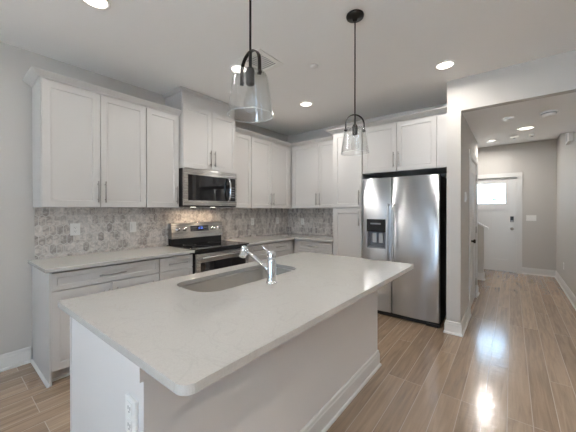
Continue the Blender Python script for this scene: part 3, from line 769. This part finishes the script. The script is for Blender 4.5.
for (x, w_, lab) in ((3.405, .045, 'small square white ceiling sensor at the far edge of the hall ceiling'), (3.60, .030, 'smaller square sensor right of the other one on the hall ceiling')):
    t = thing('ceiling_sensor', lab, 'sensor', (x, 1.05, 2.43))
    MB().box(x - w_, x + w_, 1.05 - w_ * 1.4, 1.05 + w_ * 1.4, 2.405, 2.4295, bev=.003).build('housing', M_PLATE, t)
    MB((Vector((x, 1.05, 2.405)), X, Y, -Z)).lathe([(0, .006), (.012, .005), (.018, .0005)], n=20).build('eye', M_GREY, t)
ch = thing('door_chime', 'white door chime box high on the right foyer wall', 'chime', (4.07, 1.85, 2.40))
MB(FR).box(-1.96, -1.62, 2.38, 2.56, -4.0855, -4.04, bev=.004).build('case', M_PLATE, ch)
MB(FR).box(-1.90, -1.78, 2.41, 2.53, -4.039, -4.036).build('grille', M_LGREY, ch)

# ------------------------------------------------------------------ front door
sbox('trim_front_door', M_TRIM, (DX0 - .09, DX0, 3.513, 3.532, 0, 2.155), (DX1, DX1 + .09, 3.513, 3.532, 0, 2.155), (DX0, DX1, 3.513, 3.532, DZ + .012, 2.155), label=None)
b = MB(FB); w0 = -3.60; w1 = -3.556
LX0, LX1, LZ0, LZ1 = 2.745, 3.27, 1.50, 1.93
b.box(DX0 + .004, LX0, LZ0, LZ1, w0, w1); b.box(LX1, DX1 - .004, LZ0, LZ1, w0, w1); b.box(DX0 + .004, DX1 - .004, LZ1, DZ, w0, w1)
b.box(DX0 + .004, DX1 - .004, 1.36, LZ0, w0, w1); b.box(DX0 + .004, DX1 - .004, .012, .26, w0, w1)
PN = [(2.69, 2.955), (3.04, 3.32)]
b.box(DX0 + .004, PN[0][0], .26, 1.36, w0, w1); b.box(PN[0][1], PN[1][0], .26, 1.36, w0, w1); b.box(PN[1][1], DX1 - .004, .26, 1.36, w0, w1)
fd = struct(b.build('door_1', M_TRIM)); fd['label'] = 'white front door with a high rectangular lite'
for p0_, p1_ in PN: MB(FB).box(p0_, p1_, .26, 1.36, w0 + .01, w1 - .02).build('panel', M_TRIM, fd)
MB(FB).box(LX0, LX1, LZ0, LZ1, w0 + .018, w0 + .024).build('pane', M_PANE, fd)
k = MB(FB).box(3.355, 3.415, 1.09, 1.215, w1, w1 + .022, bev=.005).build('keypad_deadbolt', M_BLACK, fd)
MB(FB).box(3.362, 3.408, 1.095, 1.125, w1 + .022, w1 + .026).build('thumb_plate', M_NICKEL, k)
MB((Vector((3.386, -w1, .945)), X, Z, -Y)).lathe([(.033, 0), (.033, .006), (.014, .010), (.012, .030), (.026, .042), (.028, .055), (.020, .064), (0, .066)], n=24).build('knob', M_NICKEL, fd)
struct(MB(FB).box(DX0, DX0 + .02, .012, DZ + .01, -3.625, -3.603).box(DX1 - .02, DX1, .012, DZ + .01, -3.625, -3.603).box(DX0 + .02, DX1 - .02, DZ - .012, DZ + .01, -3.625, -3.603).build('trim_door_stop', M_TRIM))
struct(MB(FB).box(DX0, DX1, .001, .011, -3.65, -3.535).build('door_sill', M_NICKEL))
for z in (.25, 1.05, 1.85): MB(FB).box(DX0 + .0, DX0 + .012, z - .05, z + .05, w1, w1 + .008).build('hinge', M_NICKEL, fd)
# door in the left wall of the hall
sbox('trim_hall_door', M_TRIM, (2.9475, 2.962, .069, .159, 0, 2.145), (2.9475, 2.962, .97, 1.06, 0, 2.145), (2.9475, 2.962, .159, .97, 2.055, 2.145))
b = MB(FA); a0, a1 = .163, .966; w0, w1 = 2.900, 2.940
PZ = [(.26, .86), (1.04, 1.88)]; PA = [(a0 + .11, (a0 + a1) / 2 - .05), ((a0 + a1) / 2 + .05, a1 - .11)]
zs = [.012, .26, .86, 1.04, 1.88, 2.045]
for i in (0, 2, 4): b.box(a0, a1, zs[i], zs[i + 1], w0, w1)
for z0_, z1_ in PZ:
    b.box(a0, PA[0][0], z0_, z1_, w0, w1); b.box(PA[0][1], PA[1][0], z0_, z1_, w0, w1); b.box(PA[1][1], a1, z0_, z1_, w0, w1)
hd_ = struct(b.build('door_2', M_TRIM)); hd_['label'] = 'white panelled closet door in the left hall wall'
for z0_, z1_ in PZ:
    for q0, q1 in PA: MB(FA).box(q0, q1, z0_, z1_, w0 + .008, w1 - .010).build('panel', M_TRIM, hd_)
MB((Vector((w1, .235, .94)), Y, Z, X)).lathe([(.033, 0), (.033, .006), (.014, .010), (.012, .034), (.026, .046), (.028, .058), (.020, .066), (0, .068)], n=24).build('knob', M_DARK, hd_)
for z in (.25, 1.05, 1.85): MB(FA).tube([(a1 + .002, z - .05, w1 + .010), (a1 + .002, z + .05, w1 + .010)], .007, 10).build('hinge', M_NICKEL, hd_)
# stair knee wall with sloped cap, and the stairs behind the closet wall
kn = thing('stair_knee_wall', 'short wall with a sloped white cap at the foot of the stairs, before the front door', 'stair wall', (2.6, 2.38, 0))
def slope_prism(x0, x1, za, zb, t, y0, y1, name, m, par, zlow=None):
    b = MB(); vs = []
    for y in (y0, y1):
        lo0, lo1 = (zlow, zlow) if zlow is not None else (za - t, zb - t)
        vs.append([b.V(x0, y, lo0), b.V(x1, y, lo1), b.V(x1, y, zb), b.V(x0, y, za)])
    b.face(vs[0]); b.face(vs[1][::-1])
    for k in range(4): b.face([vs[0][k], vs[0][(k + 1) % 4], vs[1][(k + 1) % 4], vs[1][k]])
    return b.build(name, m, par)
slope_prism(1.81, 2.955, 1.02 + .62 * 1.145, 1.02, 0, 2.34, 2.45, 'wall_body', M_WALL, kn, zlow=.001)
slope_prism(1.805, 3.03, 1.022 + .62 * 1.15 + .035, .975 + .035, .035, 2.315, 2.475, 'cap', M_TRIM, kn)
MB().sweep([(2.86, 2.34), (2.955, 2.34), (2.955, 2.45)], BB).build('baseboard', M_TRIM, kn)
st = thing('staircase', 'wooden stairs rising to the left behind the hall closet', 'stairs', (2.4, 1.8, 0))
for k in range(5):
    x1_ = 2.84 - k * .2
    body(None, (x1_ - .2 if k < 4 else 1.81, x1_, 1.245, 2.335, .001, .19 * (k + 1) - .03), parent=st, name='riser', m=M_TRIM)
    body(None, (x1_ - .2 if k < 4 else 1.81, x1_ + .02, 1.245, 2.335, .19 * (k + 1) - .0295, .19 * (k + 1)), parent=st, name='tread', m=M_FLOOR)

# trees outside the front door lite
M_LEAF = paint('leaves', (.010, .050, .030), .8); M_BARK = mat('bark', (.16, .11, .07), .9)
def tree(x, y, h, r, label):
    t = thing('tree', label, 'tree', (x, y, -.12), 'trees outside the front door')
    MB((Vector((x, y, -.12)), X, Y, Z)).tube([(0, 0, 0), (.02, 0, h * .4), (0, .02, h * .9)], [r * .09, r * .07, r * .03], 10).build('trunk', M_BARK, t)
    b = MB()
    for k in range(46):
        a = random.random() * 6.283; zz = random.random(); rr_ = r * math.sqrt(random.random()) * (1 - .55 * zz)
        m4 = Matrix.Translation((x + math.cos(a) * rr_, y + math.sin(a) * rr_, h * (.35 + .62 * zz) - .12)) @ Matrix.Rotation(random.random() * 3, 4, 'X')
        bmesh.ops.create_icosphere(b.bm, subdivisions=1, radius=r * (.16 + .12 * random.random()), matrix=m4)
    for v_ in b.bm.verts: v_.co += Vector((random.uniform(-1, 1), random.uniform(-1, 1), random.uniform(-1, 1))) * r * .05
    b.build('crown', M_LEAF, t)
tree(2.76, 12.2, 2.12, .19, 'small leafy green tree seen left of centre through the front door lite')
tree(3.06, 12.9, 2.3, .13, 'slim green tree seen at the right of the front door lite')
